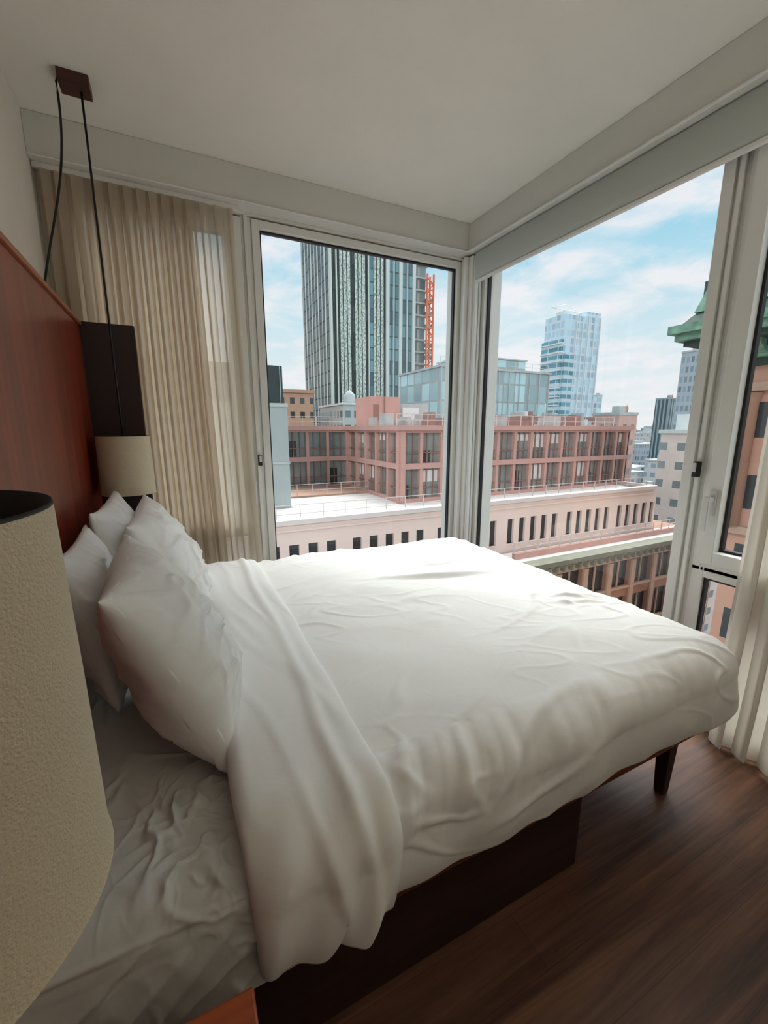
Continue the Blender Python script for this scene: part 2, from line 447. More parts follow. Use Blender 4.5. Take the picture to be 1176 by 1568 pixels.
# turned-down fold of the duvet
prof = [(.15,-.075),(.10,-.075),(.065,-.06),(.045,-.03),(.045,0.0),(.06,.018),(.09,.027),(.14,.029),(.20,.026),(.26,.024),(.30,.023),(.325,.017),(.335,.008),(.336,.0),(.33,-.008)]
def cat(pts, k=6):
    out = []
    for i in range(len(pts)-1):
        p0 = pts[max(i-1,0)]; p1 = pts[i]; p2 = pts[i+1]; p3 = pts[min(i+2, len(pts)-1)]
        for s in range(k):
            t = s/k
            out.append(tuple(.5*((2*p1[c])+(-p0[c]+p2[c])*t+(2*p0[c]-5*p1[c]+4*p2[c]-p3[c])*t*t+(-p0[c]+3*p1[c]-3*p2[c]+p3[c])*t**3) for c in range(len(p1))))
    out.append(tuple(pts[-1])); return out
prof = cat(prof, 8)
P = []
Lm2 = Lm+.0
for k, (fx, fh) in enumerate(prof):
    row = []
    for j in range(NY+1):
        py = (y0+R-Lm2) + (y1-R+Lm2-(y0+R-Lm2))*j/NY
        p, n, L = drape(0.0, py, 9, y0, y1, top, R, Lm2)
        side = min(1, L/q); below = max(0, (L-q)/(Lm2-q))
        x = fx + .012*noise.noise(Vector((py*3, 2, 0)))
        if py < 1.5: x += side*.005*(1 if fx > .2 else .5) - below*.02*(1 if fx > .2 else -.3)
        h = fh
        fold = math.sin((fx*1.0+L*.30)*2*math.pi/.105 + 2.2*noise.noise(Vector((py*1.2, fx*2.5, 8))))
        h += side*(.012*fold)*(.7+.1*below) + .006*noise.noise(Vector((fx*5, py*2.5, 21))) + below*.006
        h += .012*rdg(noise.noise(Vector((fx*9+py*2.0, py*1.3, 31))), .11)*(.35+.65*side)
        h += .011*rdg(fx-.255-.02*noise.noise(Vector((py*2, 5, 5))), .018)*(1-.5*side)
        pp = p + n*h; pp.x = x
        if L < q: pp.z += crown(Vector((1, p.y, 0)), 99, y0, y1)*(1-side)
        row.append(pp)
    P.append(row)
b = MB(); b.grid(P, m_duvet); b.build('duvet_fold', 0, bed, fix=False, solid=.004)

# mattress with fitted sheet
mx0 = -.35
P = []
R2 = .07; t2 = .58; L2 = R2*math.pi/2 + (t2-R2-.345); q2 = R2*math.pi/2
NXs, NYs = 320, 640
my0, my1 = .652, 2.395
for i in range(NXs+1):
    px = mx0 + (.18-mx0)*i/NXs; row = []
    for j in range(NYs+1):
        py = (my0+R2-L2) + (my1-R2+L2-(my0+R2-L2))*j/NYs
        p, n, L = drape(px, py, 9, my0, my1, t2, R2, L2)
        if L > q2: p.y += (.03*((L-q2)/.2)**2)*(-1 if py < 1.5 else 1)
        wx = px+.05*noise.noise(Vector((px*6, py*6, 70))); wy = py+.05*noise.noise(Vector((px*6, py*6, 80)))
        def seg(s, fx, fy, thr, wd):
            a = noise.noise(Vector((wx*fx, wy*fy, s))); mk = noise.noise(Vector((px*7, py*7, s+50)))
            return rdg(a, wd)*max(0, min(1, (mk-thr)*4))
        cl = min(1, 1.6*rdg(px+.02, .11)*rdg(py-.80, .13) + .5*rdg(px-.02, .12)*rdg(py-.95, .08))
        d = .005*seg(3, 12, 5, .05, .07) + .005*seg(13, 5, 13, .05, .07) + .010*cl*seg(43, 17, 11, -.2, .10) + .010*cl*seg(53, 11, 19, -.2, .10) + .005*cl*seg(63, 26, 22, -.2, .12)
        d += .004*noise.noise(Vector((px*6, py*6, 2)))
        d += .004*rdg(L-.075, .006)
        if L > .08:
            d += .004*noise.noise(Vector((px*22-L*10, 2, L*5))) + .005*rdg(noise.noise(Vector((px*9+L*12, 6, L*3))), .12)
        p = p+n*d
        row.append(p)
    P.append(row)
b = MB(); b.grid(P, m_sheet)
b.box(mx0, 1.67, my0+.05, my1-.05, .397, .555, m_sheet)
b.build('mattress', 0, bed, fix=False)

# pillows
def pillow(name, W_, H_, T_, base, lean, yaw=0, seed=0, roll=0):
    n = 130
    def pt(u, v, sgn):
        au, av = abs(u), abs(v)
        x = W_/2*u*(1-.075*(1-v*v)); y = H_/2*v*(1-.09*(1-u*u))
        e = max(0, (1-au**2.6))*max(0, (1-av**2.6))
        t = T_/2*(e**.48)
        cr = 0
        edge = max(au, av)
        ang = math.atan2(v, u)
        k = noise.noise(Vector((math.cos(ang)*4, math.sin(ang)*4, seed+edge*.8)))
        k2 = noise.noise(Vector((math.cos(ang)*9, math.sin(ang)*9, seed+edge*.8)))
        wv = noise.noise(Vector((u*2.0+seed, v*3.6+u*1.0, seed*1.7+sgn)))
        cr += .014*rdg(wv, .13)*e
        w5 = noise.noise(Vector((u*2+v*1.5+seed, v*6-u*2.4, seed*.7+sgn)))
        cr += .011*rdg(w5, .13)*min(1, e*2)*max(0, .5-v)*.8
        cr += (.020*k+.008*k2)*(edge**3)*min(1, e*4)
        cr += .014*noise.noise(Vector((u*2+seed, v*2, sgn)))*min(1, e*3)
        z = sgn*(t+cr)
        if e < .02: z += .010*noise.noise(Vector((u*4, v*4, seed)))
        z *= 1+.15*(-v)
        return Vector((x, y, z))
    mb = MB()
    for sgn in (1, -1):
        P = [[None]*(n+1) for _ in range(n+1)]
        for i in range(n+1):
            for j in range(n+1):
                u = math.sin((i/n*2-1)*math.pi/2*.985)/math.sin(math.pi/2*.985); v = math.sin((j/n*2-1)*math.pi/2*.985)/math.sin(math.pi/2*.985)
                P[i][j] = pt(u, v, sgn)
        if sgn < 0: P = P[::-1]
        mb.grid(P, m_pillow)
    up = Vector((-math.sin(lean), 0, math.cos(lean))); right = Vector((0, 1, 0)); out = right.cross(up)
    if out.x < 0: out = -out
    Mx = Matrix((( right.x, up.x, out.x),(right.y, up.y, out.y),(right.z, up.z, out.z))).to_4x4()
    Rr = Matrix.Rotation(roll, 4, out) @ Matrix.Rotation(yaw, 4, 'Z')
    M = Matrix.Translation(Vector(base)) @ Rr @ Mx
    mb.v = [tuple(M @ (Vector(p)+Vector((0, H_/2, 0)))) for p in mb.v]
    o = mb.build(name, 0, None)
    bm = bmesh.new(); bm.from_mesh(o.data); bmesh.ops.remove_doubles(bm, verts=bm.verts, dist=.0002); bmesh.ops.recalc_face_normals(bm, faces=bm.faces); bm.to_mesh(o.data); bm.free()
    return o
pillow('pillow', .68, .50, .22, (.04, 1.22, .60), math.radians(25), math.radians(3), 7, math.radians(-2))
pillow('pillow', .46, .46, .13, (-.21, 1.47, .61), math.radians(12), 0, 2)
pillow('pillow', .66, .50, .20, (.02, 1.97, .60), math.radians(23), math.radians(-2), 5, math.radians(2))
pillow('pillow', .66, .51, .16, (-.18, 2.0, .60), math.radians(12), 0, 4)

# ------------------------------------------------------------------ headboard
b = MB()
b.box(XW+.003, -.375, -.25, 2.56, 0, 1.865, m_head)
b.box(XW+.003, -.365, -.25, 2.56, 1.865, 1.885, m_headlip)
b.box(XW+.003, -.146, 2.56, 2.60, 0, 1.885, m_wing_shaded)
b.build('headboard', .004)

# ------------------------------------------------------------------ nightstand
b = MB()
b.box(-.36, .035, .04, .55, .475, .505, m_night)
b.box(-.355, .015, .06, .53, .20, .475, m_night)
b.box(.015, .026, .07, .52, .215, .335, m_night); b.box(.015, .026, .07, .52, .345, .465, m_night)
for z in (.275, .405): b.box(.026, .04, .25, .34, z-.006, z+.006, m_handle)
for x in (-.33, -.02):
    for y in (.085, .505): b.frustum((x-.012,x+.012,y-.012,y+.012), (x-.022,x+.022,y-.022,y+.022), 0, .20, m_night)
b.build('nightstand', .004)

# ------------------------------------------------------------------ pendant lamps
def pendant(x, y, zt, h, r, swag):
    e = empty('pendant_lamp')
    b = MB()
    n = 64
    b.lathe(x, y, [(r, zt-h), (r*.985, zt-h+.004), (r*.975, zt-h*.5), (r*.955, zt-.004), (r*.95, zt)], m_shade, n, caps=False)
    b.lathe(x, y, [(r*.945, zt+.001), (r*.93, zt-.004), (r*.95, zt-h*.5), (r*.965, zt-h+.004)], m_shadein, n, caps=False)
    b.lathe(x, y, [(r*.955, zt-.001), (r*.95, zt+.0015), (r*.94, zt-.001)], m_cord, n, caps=False)
    b.build('shade', 0, e, fix=False)
    b = MB()
    b.lathe(x, y, [(.018, zt-.13), (.02, zt-.12), (.02, zt-.05), (.008, zt-.03), (.004, zt-.02)], m_cord, 16)
    b.lathe(x, y, [(.01, zt-.2), (.028, zt-.185), (.03, zt-.16), (.016, zt-.13)], m_frame, 16)
    for k in range(3):
        a = k*2*math.pi/3+.4
        b.tube([(x+.015*math.cos(a), y+.015*math.sin(a), zt-.06), (x+r*.945*math.cos(a), y+r*.945*math.sin(a), zt-.012)], .002, m_cord, 6)
    b.tube([(x, y, zt-.03), (x, y, 2.0), (x, y, 2.775)], .0045, m_cord)
    if swag:
        pts = []
        A = Vector((x-.085, y+.01, 2.775)); B = Vector((-.43, y-.18, 1.90))
        for i in range(21):
            t = i/20; p = A.lerp(B, t); p.x += .05*math.sin(t*math.pi)*(1-t) ; p.z -= .02*math.sin(t*math.pi)
            pts.append(p)
        pts = [Vector((x-.06, y, 2.785)), Vector((x-.075, y, 2.795))] + pts
        b.tube(pts, .0045, m_cord)
    b.build('cord', 0, e)
    b = MB(); b.box(x-.075, x+.035, y-.045, y+.045, 2.755, 2.80, m_block)
    b.build('ceiling_block', .003, e)
pendant(-.235, 2.40, 1.345, .28, .119, True)
pendant(-.19, .325, 1.332, .27, .119, False)

# ------------------------------------------------------------------ unseen torchiere added behind the viewpoint to brighten the ceiling
fl = empty('added_fill_lamp')
b = MB()
b.lathe(1.2, -1.1, [(.14, 0), (.14, .015), (.02, .03), (.012, .05), (.012, 1.70)], m_handle, 32)
b.lathe(1.2, -1.1, [(.012, 1.70), (.10, 1.72), (.19, 1.80), (.21, 1.86), (.20, 1.86), (.18, 1.81), (.09, 1.735), (.0, 1.725)], m_handle, 40, caps=False)
b.build('fill_lamp_body', 0, fl)
ld = bpy.data.lights.new('fill_bulb', 'POINT'); ld.energy = 27; ld.color = (1, .93, .83); ld.shadow_soft_size = .08
lo = bpy.data.objects.new('fill_bulb', ld); lo.location = (1.2, -1.1, 1.83); scene.collection.objects.link(lo); lo.parent = fl

# ================================================================== CITY
GZ = -42
m_asph = basic('asphalt', (96,98,100), .9, .1, .05)
m_beige = basic('beige_stone', (222,202,192), .85, .05, .4)
m_pink = basic('terracotta_panel', (184,144,134), .7, .06, .5)
m_pinkd = basic('terracotta_dark', (140,106,98), .7, .06, .5)
m_wglass = basic('facade_glass', (118,132,130), .12, .35, .35, spec=.8)
m_dglass = basic('dark_window', (44,50,52), .2, .3, .4)
m_deck = basic('roof_membrane', (208,200,196), .8, .04, .6)
m_tdeck = basic('timber_deck', (170,134,114), .8, .08, 1.5)
m_rail = basic('railing_metal', (188,184,180), .5)
m_mech = basic('mechanical_grey', (164,170,170), .6, .12, .8)
m_white = basic('white_panel', (204,208,208), .6, .05, .6)

def railing(mb, x0, x1, y, z, h=1.0, step=1.2, axis='X', mat=m_rail):
    n = max(1, int(round((x1-x0)/step)))
    for i in range(n+1):
        a = x0+(x1-x0)*i/n
        if axis == 'X': mb.box(a-.025, a+.025, y-.025, y+.025, z, z+h, mat)
        else: mb.box(y-.025, y+.025, a-.025, a+.025, z, z+h, mat)
    for zz in (z+h, z+h*.5):
        if axis == 'X': mb.box(x0, x1, y-.02, y+.02, zz-.02, zz+.02, mat)
        else: mb.box(y-.02, y+.02, x0, x1, zz-.02, zz+.02, mat)

b = MB(); b.box(-600, 1500, 6, 1500, GZ-1, GZ, m_asph); b.box(6, 1500, -900, 6, GZ-1, GZ, m_asph); b.build('city_ground')

# beige low building with strip of tall windows
b = MB()
bx0, bx1, by = 2.0, 40.3, 24.0
b.box(7.2, bx1, by+.3, 49, GZ, -4.3, m_deck); b.box(bx0, 7.2, by+.3, 29.9, GZ, -4.3, m_deck)
b.box(bx0, bx1, by, by+.3, -5.45, -4.2, m_beige); b.box(bx0, bx1, by, by+.3, GZ, -7.4, m_beige)
b.box(bx0, bx1, by-.15, by+.45, -4.2, -3.9, m_deck)
b.box(bx0, bx1, by-.08, by, -4.62, -4.5, m_beige)
b.box(bx0, bx1, by+.2, by+.3, -7.4, -5.45, m_dglass)
x = bx0; k = 0
while x < bx1-.3:
    w = .55 if k % 5 else 1.1
    b.box(x, min(x+w, bx1), by, by+.3, -7.4, -5.45, m_beige)
    b.box(x+w, min(x+w+.65, bx1), by-.06, by+.25, -7.5, -7.4, m_beige)
    x += w+.62; k += 1
b.box(bx1, bx1+.3, by, 49, GZ, -3.9, m_beige)
for z in (-11, -15, -19, -23):
    xx = bx0+1
    while xx < bx1-1:
        b.box(xx, xx+.7, by-.02, by+.1, z-1.8, z, m_dglass); xx += 1.9
railing(b, bx0, bx1, by+.9, -4.3, 1.1, 1.5)
for i in range(1, 8): b.box(bx0, 15, 24.5+i*1.2, 24.53+i*1.2, -4.3, -4.29, m_mech)
b.box(7.3, 15, 34, 39, -4.3, -4.15, m_tdeck)
railing(b, 7.3, 15, 34, -4.2, 1.0, 1.2)
b.build('beige_office_building')

# terracotta grid building
b = MB()
def grid_face(mb, axis, a0, a1, c, sgn, bay, z0, floors, fh):
    def bx(p0, p1, q0, q1, z0_, z1_, mt):
        if axis == 'X': mb.box(p0, p1, c+q0, c+q1, z0_, z1_, mt)
        else: mb.box(c+q0, c+q1, p0, p1, z0_, z1_, mt)
    H = floors*fh
    bx(a0, a1, .35, .4, z0, z0+H, m_wglass)
    n = int(round((a1-a0)/bay))
    for i in range(n+1):
        a = a0+(a1-a0)*i/n
        bx(a-.14, a+.14, 0, .4, z0, z0+H, m_pink)
        if i < n:
            w = (a1-a0)/n
            for f in (1/3, 2/3): bx(a+w*f-.035, a+w*f+.035, .2, .38, z0, z0+H, m_pinkd)
            for fl_ in range(floors):
                q_ = random.random()
                if q_ < .3: bx(a+.2, a+w-.2, .33, .36, z0+fl_*fh+fh*random.uniform(.3,.7), z0+fl_*fh+fh-.4, m_white)
                elif q_ < .5: bx(a+.2, a+w*.5, .33, .36, z0+fl_*fh+.2, z0+fl_*fh+fh*random.uniform(.4,.7), m_dglass)
    for fl_ in range(floors+1):
        z = z0+fl_*fh
        bx(a0-.1, a1+.1, -.05, .4, z-.24, z+.18, m_pink)
        if fl_ < floors: bx(a0, a1, .2, .37, z+.95, z+1.02, m_pinkd)
fh = 2.75; z0 = -4.2
b.box(15.4, 41.1, 28.4, 48, -4.25, 1.25, m_pinkd)
b.box(9.4, 15.4, 39.4, 48, -4.25, 1.1, m_pinkd)
grid_face(b, 'X', 15.0, 41.5, 28.0, -1, 1.9, z0, 2, fh)
grid_face(b, 'Y', 28.0, 39.0, 15.0, -1, 2.2, z0, 2, fh)
grid_face(b, 'X', 9.0, 15.0, 39.0, -1, 2.0, z0, 2, fh)
b.box(14.7, 41.8, 27.7, 48, 1.25, 1.62, m_pink)
b.box(8.7, 15.0, 38.7, 48, 1.25, 1.62, m_pink)
b.box(41.1, 41.5, 28, 48, z0, 1.3, m_pink)
railing(b, 15.5, 41, 29.5, 1.6, .9, 1.4); railing(b, 9.5, 15, 40, 1.6, .9, 1.4)
b.box(18, 21.4, 40, 44, 1.6, 4.6, m_pink); b.box(18.3, 18.9, 39.95, 40, 2.2, 3.8, m_pinkd); b.box(19.5, 19.6, 39.9, 40, 1.6, 4.6, m_pinkd)
b.box(21.8, 25.5, 41, 45, 1.6, 4.0, m_mech); b.box(22.2, 24.2, 40.9, 41, 2.2, 3.6, m_white)
for i in range(34):
    xx = 16+i*.74+random.uniform(-.3, .3); hh = random.uniform(.4, 1.4); yy = random.uniform(32, 38)
    b.box(xx, xx+random.uniform(.3, .9), yy, yy+1.4, 1.6, 1.6+hh, random.choice([m_mech, m_pinkd, m_pinkd, m_mech]))
b.tube([(24, 33, 1.6), (24, 33, 5.2)], .05, m_rail); b.tube([(38, 36, 1.6), (38, 36, 4.2)], .05, m_rail)
b.build('terracotta_office_building')

# glass rooftop pavilion building
f_pav = facade('pavilion_glass', (150,158,158), (150,182,188), 2.2, 2.6, .06, .05, jitter=.3)
b = MB()
b.box(33, 53.2, 50, 62, GZ, 9.6, f_pav); b.box(32.8, 53.4, 49.8, 62.2, 9.6, 9.9, m_mech)
b.box(39, 50, 52, 60, 9.9, 11.6, f_pav); b.box(38.8, 50.2, 51.8, 60.2, 11.6, 11.8, m_mech)
for i in range(11): b.box(33+i*2.0, 33.15+i*2.0, 49.85, 50, 1, 9.7, m_mech)
railing(b, 33, 53, 50.2, 9.9, 1.1, 1.6)
for i in range(18):
    xx = 42+i*.85; b.box(xx, xx+.5, 44, 46, 1.9, 2.3+random.random()*1.5, random.choice([m_mech, m_white, m_pinkd]))
b.box(42, 57, 43.8, 46.5, GZ, 1.9, m_mech)
b.build('glass_pavilion_building')

# grey building at left edge
m_greyw = basic('grey_render', (150,160,160), .8, .05, .5); m_dk = basic('dark_green_cladding', (34,50,52), .5, .1, .5)
b = MB()
b.box(-12, 7.1, 30, 46, GZ, 3.0, m_greyw); b.box(-12, 6.9, 30.2, 46, 3.0, 5.6, m_dk)
for i in range(12): b.box(6.7-i*1.5, 6.75-i*1.5, 30.12, 30.2, 3.0, 5.6, m_greyw)
b.box(-12, 7.15, 29.95, 30, 2.85, 3.1, m_mech); b.box(-12, 7.15, 29.95, 30.0, -1.1, -.95, m_mech)
b.build('grey_annex_building')

# tan brick building
f_tan = facade('tan_brick_facade', (176,140,118), (60,62,64), 1.9, 2.6, .27, .28)
b = MB()
b.box(4, 24, 80, 100, GZ, 7.9, f_tan); b.box(3.7, 24.3, 79.7, 100.3, 7.9, 8.5, m_tdeck)
b.box(8, 12, 84, 88, 8.5, 11, m_mech); b.build('tan_brick_building')

# main striped tower
m_spk = speckle('tower_speckled_stone', (104,124,118), (200,210,202), 2.0, .47)
m_fin = basic('tower_white_fin', (190,198,194), .5, .03)
m_tg = facade('tower_teal_glass', (68,94,98), (92,126,136), 1.1, 3.3, .08, .06, jitter=.45)
m_tgd = facade('tower_dark_glass', (32,48,46), (28,46,44), 1.2, 3.3, .08, .06, jitter=.4)
m_conc = facade('tower_concrete', (160,158,150), (96,110,112), 2.6, 3.3, .12, .14)
m_orange = basic('orange_hoist', (214,110,70), .6)
b = MB()
tx0, tx1, ty0, ty1, tz = 38.3, 68.3, 110, 135.6, 82
b.box(tx0+.3, tx1-5, ty0+.3, ty1, GZ, tz, m_tg)
b.box(tx0, tx0+.35, ty0+.3, ty1, GZ, tz, m_tgd)
yy = ty0+.3; k = 0
while yy < ty1+.1:
    b.box(tx0-.14, tx0+.1, yy, yy+(.7 if k % 2 else .3), GZ, tz, m_fin); yy += 3.0; k += 1
xx = tx0
seq = [(.5, m_fin), (1.1, m_tgd), (.3, m_fin), (.8, m_tgd), (2.9, m_spk), (1.3, m_tgd), (2.9, m_spk), (.8, m_tgd), (.3, m_fin), (1.4, m_tg), (2.9, m_spk), (.7, m_tgd), (1.0, m_fin), (1.3, m_tg), (.25, m_fin), (1.5, m_tg), (1.0, m_fin), (1.4, m_tg), (.25, m_fin), (1.6, m_tg), (.9, m_fin)]
for w, mt in seq:
    dpt = {m_spk: .0, m_fin: -.3, m_tg: .2, m_tgd: .15}[mt]
    b.box(xx, xx+w, ty0+dpt, ty0+.5, GZ, tz, mt)
    if mt is m_spk:
        for q_ in range(2): b.box(xx+.75+q_*1.1, xx+.92+q_*1.1, ty0-.1, ty0, GZ, tz, m_tgd)
    xx += w
b.box(xx, tx1-1, ty0+1.0, ty1, GZ, 72, m_conc)
zz = -20
while zz < 72:
    b.box(xx-.2, tx1-.4, ty0+.4, ty0+3, zz, zz+.35, m_mech); zz += 3.3
hx0, hx1, hy = tx1-1.2, tx1+.9, ty0-.3
for x_ in (hx0, hx1):
    for y_ in (hy, hy+2): b.box(x_-.2, x_+.2, y_-.2, y_+.2, -30, 44, m_orange)
zz = -30; s_ = 0
while zz < 43:
    b.box(hx0, hx1, hy-.1, hy+.1, zz, zz+.28, m_orange)
    b.tube([(hx0 if s_ else hx1, hy, zz), (hx1 if s_ else hx0, hy, zz+1.6)], .17, m_orange, 4)
    if random.random() < .4: b.box(hx0, hx1, hy, hy+2, zz+.3, zz+1.3, m_conc)
    zz += 1.7; s_ = 1-s_
b.build('striped_skyscraper')

# stepped podium behind the terracotta building
b = MB()
f_pod = facade('podium_facade', (178,184,182), (100,118,122), 2.0, 2.8, .18, .25)
b.box(30, 37, 80, 95, GZ, 6, f_pod); b.box(36, 52, 78, 96, GZ, 4.5, f_pod); b.box(49, 60, 76, 90, GZ, 9, f_pod)
b.box(29.8, 37.2, 79.8, 95, 6, 6.4, m_white); b.box(35.8, 52, 77.8, 95, 4.5, 4.9, m_white); b.box(48.8, 60.2, 75.8, 90, 9, 9.4, m_mech)
b.lathe(33, 84, [(1.2, 6.4), (1.2, 8.2), (.1, 9.2)], m_mech, 16)
b.build('podium_building')

# right glass tower
f_gt = facade('pale_glass_tower', (190,204,212), (156,186,200), 2.6, 3.6, .12, .14, jitter=.2)
f_gt2 = facade('teal_banded_tower', (180,198,204), (76,128,146), 6.0, 3.6, .04, .24, jitter=.25)
b = MB()
b.box(165, 188.6, 148, 160, GZ, 53, f_gt)
b.box(163.8, 165, 148.3, 160.3, GZ, 42, f_gt2)
b.box(165, 171, 146.8, 148, GZ, 36, f_gt2)
for zz in range(-36, 42, 4): b.box(163.3, 165, 148, 160.5, zz, zz+.5, m_white)
for i in range(5): b.box(172+i*4, 172.4+i*4, 147.5, 148, GZ, 53.5, m_white)
b.box(179, 188.6, 148.5, 160, 53, 55.5, f_gt); b.box(165, 169, 149, 154, 53, 54.5, m_white)
b.tube([(171, 154, 53), (171, 154, 57.5)], .4, m_white, 6); b.tube([(163, 155, 57), (184, 155, 56.6)], .3, m_white, 6); b.tube([(164, 155, 57), (171, 154, 59), (180, 155, 57)], .15, m_white, 4)
b.build('glass_skyscraper')

f_far = facade('hazed_facade_a', (190,190,190), (146,160,168), 3, 3.3, .2, .25)  # far facades: distance haze put into paler wall and glass colours
f_far2 = facade('hazed_facade_b', (176,190,198), (144,168,180), 3, 3.4, .1, .15)
f_dk = facade('dark_stripe_facade', (160,174,178), (58,78,84), 1.6, 90, .22, .0, jitter=.2)
f_br = facade('brick_facade_pink', (192,160,150), (120,124,126), 2.6, 3.2, .27, .3)
f_gr = facade('grey_highrise_facade', (158,168,176), (118,132,142), 1.6, 3.4, .2, .2)
def bldg(name, x0, x1, y0, y1, zt, mt, cap=m_mech, extra=True):
    b = MB(); w = x1-x0
    b.box(x0, x1, y0, y1, GZ, zt, mt); b.box(x0-w*.02, x1+w*.02, y0-w*.02, y1+w*.02, zt, zt+.6, cap)
    if extra:
        b.box(x0+w*.25, x0+w*.6, y0+w*.2, y0+w*.5, zt+.6, zt+w*.12+1.2, cap)
        b.lathe(x0+w*.78, y0+w*.3, [(w*.06, zt+.6), (w*.06, zt+w*.12+1), (.01, zt+w*.16+1.4)], m_tdeck, 12)
    return b.build(name)
bldg('slender_highrise', 232.7, 237, 180, 186, 21, f_far2)
bldg('pink_brick_building', 85, 91, 60, 66.5, 4.2, f_br)
bldg('dark_striped_highrise', 187, 191, 110, 116, 13.5, f_dk)
bldg('grey_highrise', 166.7, 174, 90, 96, 28, f_gr)
bldg('cream_apartment_building', 73.6, 90, 36, 44, .6, facade('cream_facade', (220,204,196), (120,124,126), 2.8, 3.1, .28, .3), m_white)

# distant city fabric
def clear(x0, x1, y0, y1, boxes):
    for (a0, a1, c0, c1) in boxes:
        if x0 < a1 and x1 > a0 and y0 < c1 and y1 > c0: return False
    return True
keep = [(-15,75,20,140),(160,195,140,165),(228,242,175,192),(83,93,58,69),(185,193,107,119),(164,177,87,99),(71,93,33,47),(22,48,-20,16),(20,48,18,40)]
b = MB(); cols = [f_far, f_far2, f_br, f_gr, f_dk]; placed = []
for i in range(1100):
    f = random.uniform(50, 900) if i > 400 else random.uniform(50, 300); r = random.uniform(-.75, 1.05)
    X = f*(.4384+.8988*r); Y = f*(.8988-.4384*r)
    w = random.uniform(8, 20)*(1+f/900)
    if f < 150: w *= .6
    if not clear(X-1, X+w+1, Y-1, Y+w+1, keep+placed): continue
    placed.append((X-.5, X+w+.5, Y-.5, Y+w+.5))
    if f < 120: zt = random.uniform(-26, -13)
    elif f < 220: zt = random.uniform(-20, -7)
    else: zt = random.uniform(-14, 4) + (random.random() < .1)*random.uniform(4, 18)*(f > 400)
    mt = random.choice(cols)
    b.box(X, X+w, Y, Y+w, GZ, zt, mt); b.box(X-.2, X+w+.2, Y-.2, Y+w+.2, zt, zt+.6, m_mech); b.box(X+w*.2, X+w*.5, Y+w*.3, Y+w*.6, zt, zt+2.4, m_mech)
b.build('distant_city_blocks')

# brownstone with bracketed cornice (nearer, lower)
m_brown = basic('brownstone', (146,110,90), .8, .08, .8); m_corn = basic('patina_cornice', (116,118,102), .7, .12, 1.2); m_stone = basic('limestone_trim', (176,148,128), .8, .06, .8)
b = MB()
cx0, cx1, cy, ct = 21.5, 45, 21.0, -8.0
b.box(cx0, cx1, cy+.4, 23.8, GZ, ct-.2, m_brown); b.box(40.9, cx1, 23, 40, GZ, ct-.2, m_brown)
b.box(cx0-.5, cx1+.5, cy-.7, cy+.4, ct-.35, ct, m_corn); b.box(cx0-.3, cx1+.3, cy-.45, cy+.4, ct-.6, ct-.35, m_corn)
b.box(cx0-.1, cx1, cy-.15, cy+.4, ct-1.2, ct-.6, m_stone)
xx = cx0
while xx < cx1: b.box(xx, xx+.2, cy-.55, cy-.1, ct-.95, ct-.5, m_corn); xx += .8
b.box(cx0, cx1, cy+.3, cy+.42, -30, ct-1.2, m_dglass)
xx = cx0
while xx < cx1:
    b.box(xx, xx+.75, cy, cy+.4, -30, ct-1.2, m_brown); b.box(xx+.12, xx+.62, cy-.14, cy, -30, ct-1.3, m_stone)
    b.box(xx+1.75, xx+1.87, cy+.2, cy+.35, -30, ct-1.2, m_stone)
    xx += 2.9
z = ct-3.6
while z > -30:
    b.box(cx0, cx1, cy+.02, cy+.4, z-.9, z, m_brown); b.box(cx0, cx1, cy-.1, cy+.1, z-.12, z+.06, m_stone); z -= 3.6
b.box(cx0, cx1, cy+.4, 23.8, ct-.2, ct-.1, m_deck)
b.box(cx0, cx1, cy+1.2, cy+1.5, ct-.2, ct+.35, m_pink)
railing(b, cx0, cx1, cy+1.35, ct+.35, .8, 1.2)
b.build('brownstone_building')

# brick building with green copper cornice
m_cop = basic('copper_patina', (108,142,122), .7, .45, 2.2); m_copd = basic('copper_patina_dark', (44,68,58), .7, .3, 2.0)
f_bk = facade('red_brick_facade', (192,148,128), (58,62,64), 3.0, 3.6, .32, .26)
b = MB()
gx0, gx1, gy0, gy1 = 26.0, 44, -14, 11.5
b.box(gx0, gx1, gy0, gy1, GZ, 4.4, f_bk)
for z in (3.2, -4, -11.2): b.box(gx0-.25, gx1, gy0-.25, gy1+.25, z, z+.4, m_stone)
def ring(o, za, zb, mt): b.box(gx0-o, gx1+o, gy0-o, gy1+o, za, zb, mt)
ring(.35, 4.4, 4.75, m_copd); ring(.8, 4.75, 5.2, m_cop); ring(2.2, 5.5, 5.75, m_copd); ring(2.5, 5.75, 6.1, m_cop); ring(2.75, 6.1, 6.5, m_cop); ring(1.0, 5.2, 5.5, m_copd)
b.frustum((gx0-2.4, gx1+2, gy0-2, gy1+2.4), (gx0-1.9, gx1, gy0, gy1+1.9), 6.5, 7.1, m_copd)
b.frustum((gx0-2.0, gx1+1, gy0-1, gy1+2.0), (gx0-1.5, gx1-.4, gy0+.4, gy1+1.5), 7.1, 8.9, m_cop)
ring(1.65, 8.9, 9.15, m_cop)
yy = gy0; k = 0
while yy < gy1+.4:
    b.frustum((gx0-.9, gx0, yy, yy+.3), (gx0-2.3, gx0, yy, yy+.3), 4.9, 5.75, m_cop)
    b.lathe(gx0-2.4, yy+.15, [(.22, 6.5), (.26, 6.7), (.12, 6.9), (.02, 7.05)], m_cop, 10)
    b.box(gx0-1.95, gx0-1.6, yy, yy+.35, 7.1, 8.6, m_copd)
    yy += .95
xx = gx0-1.5
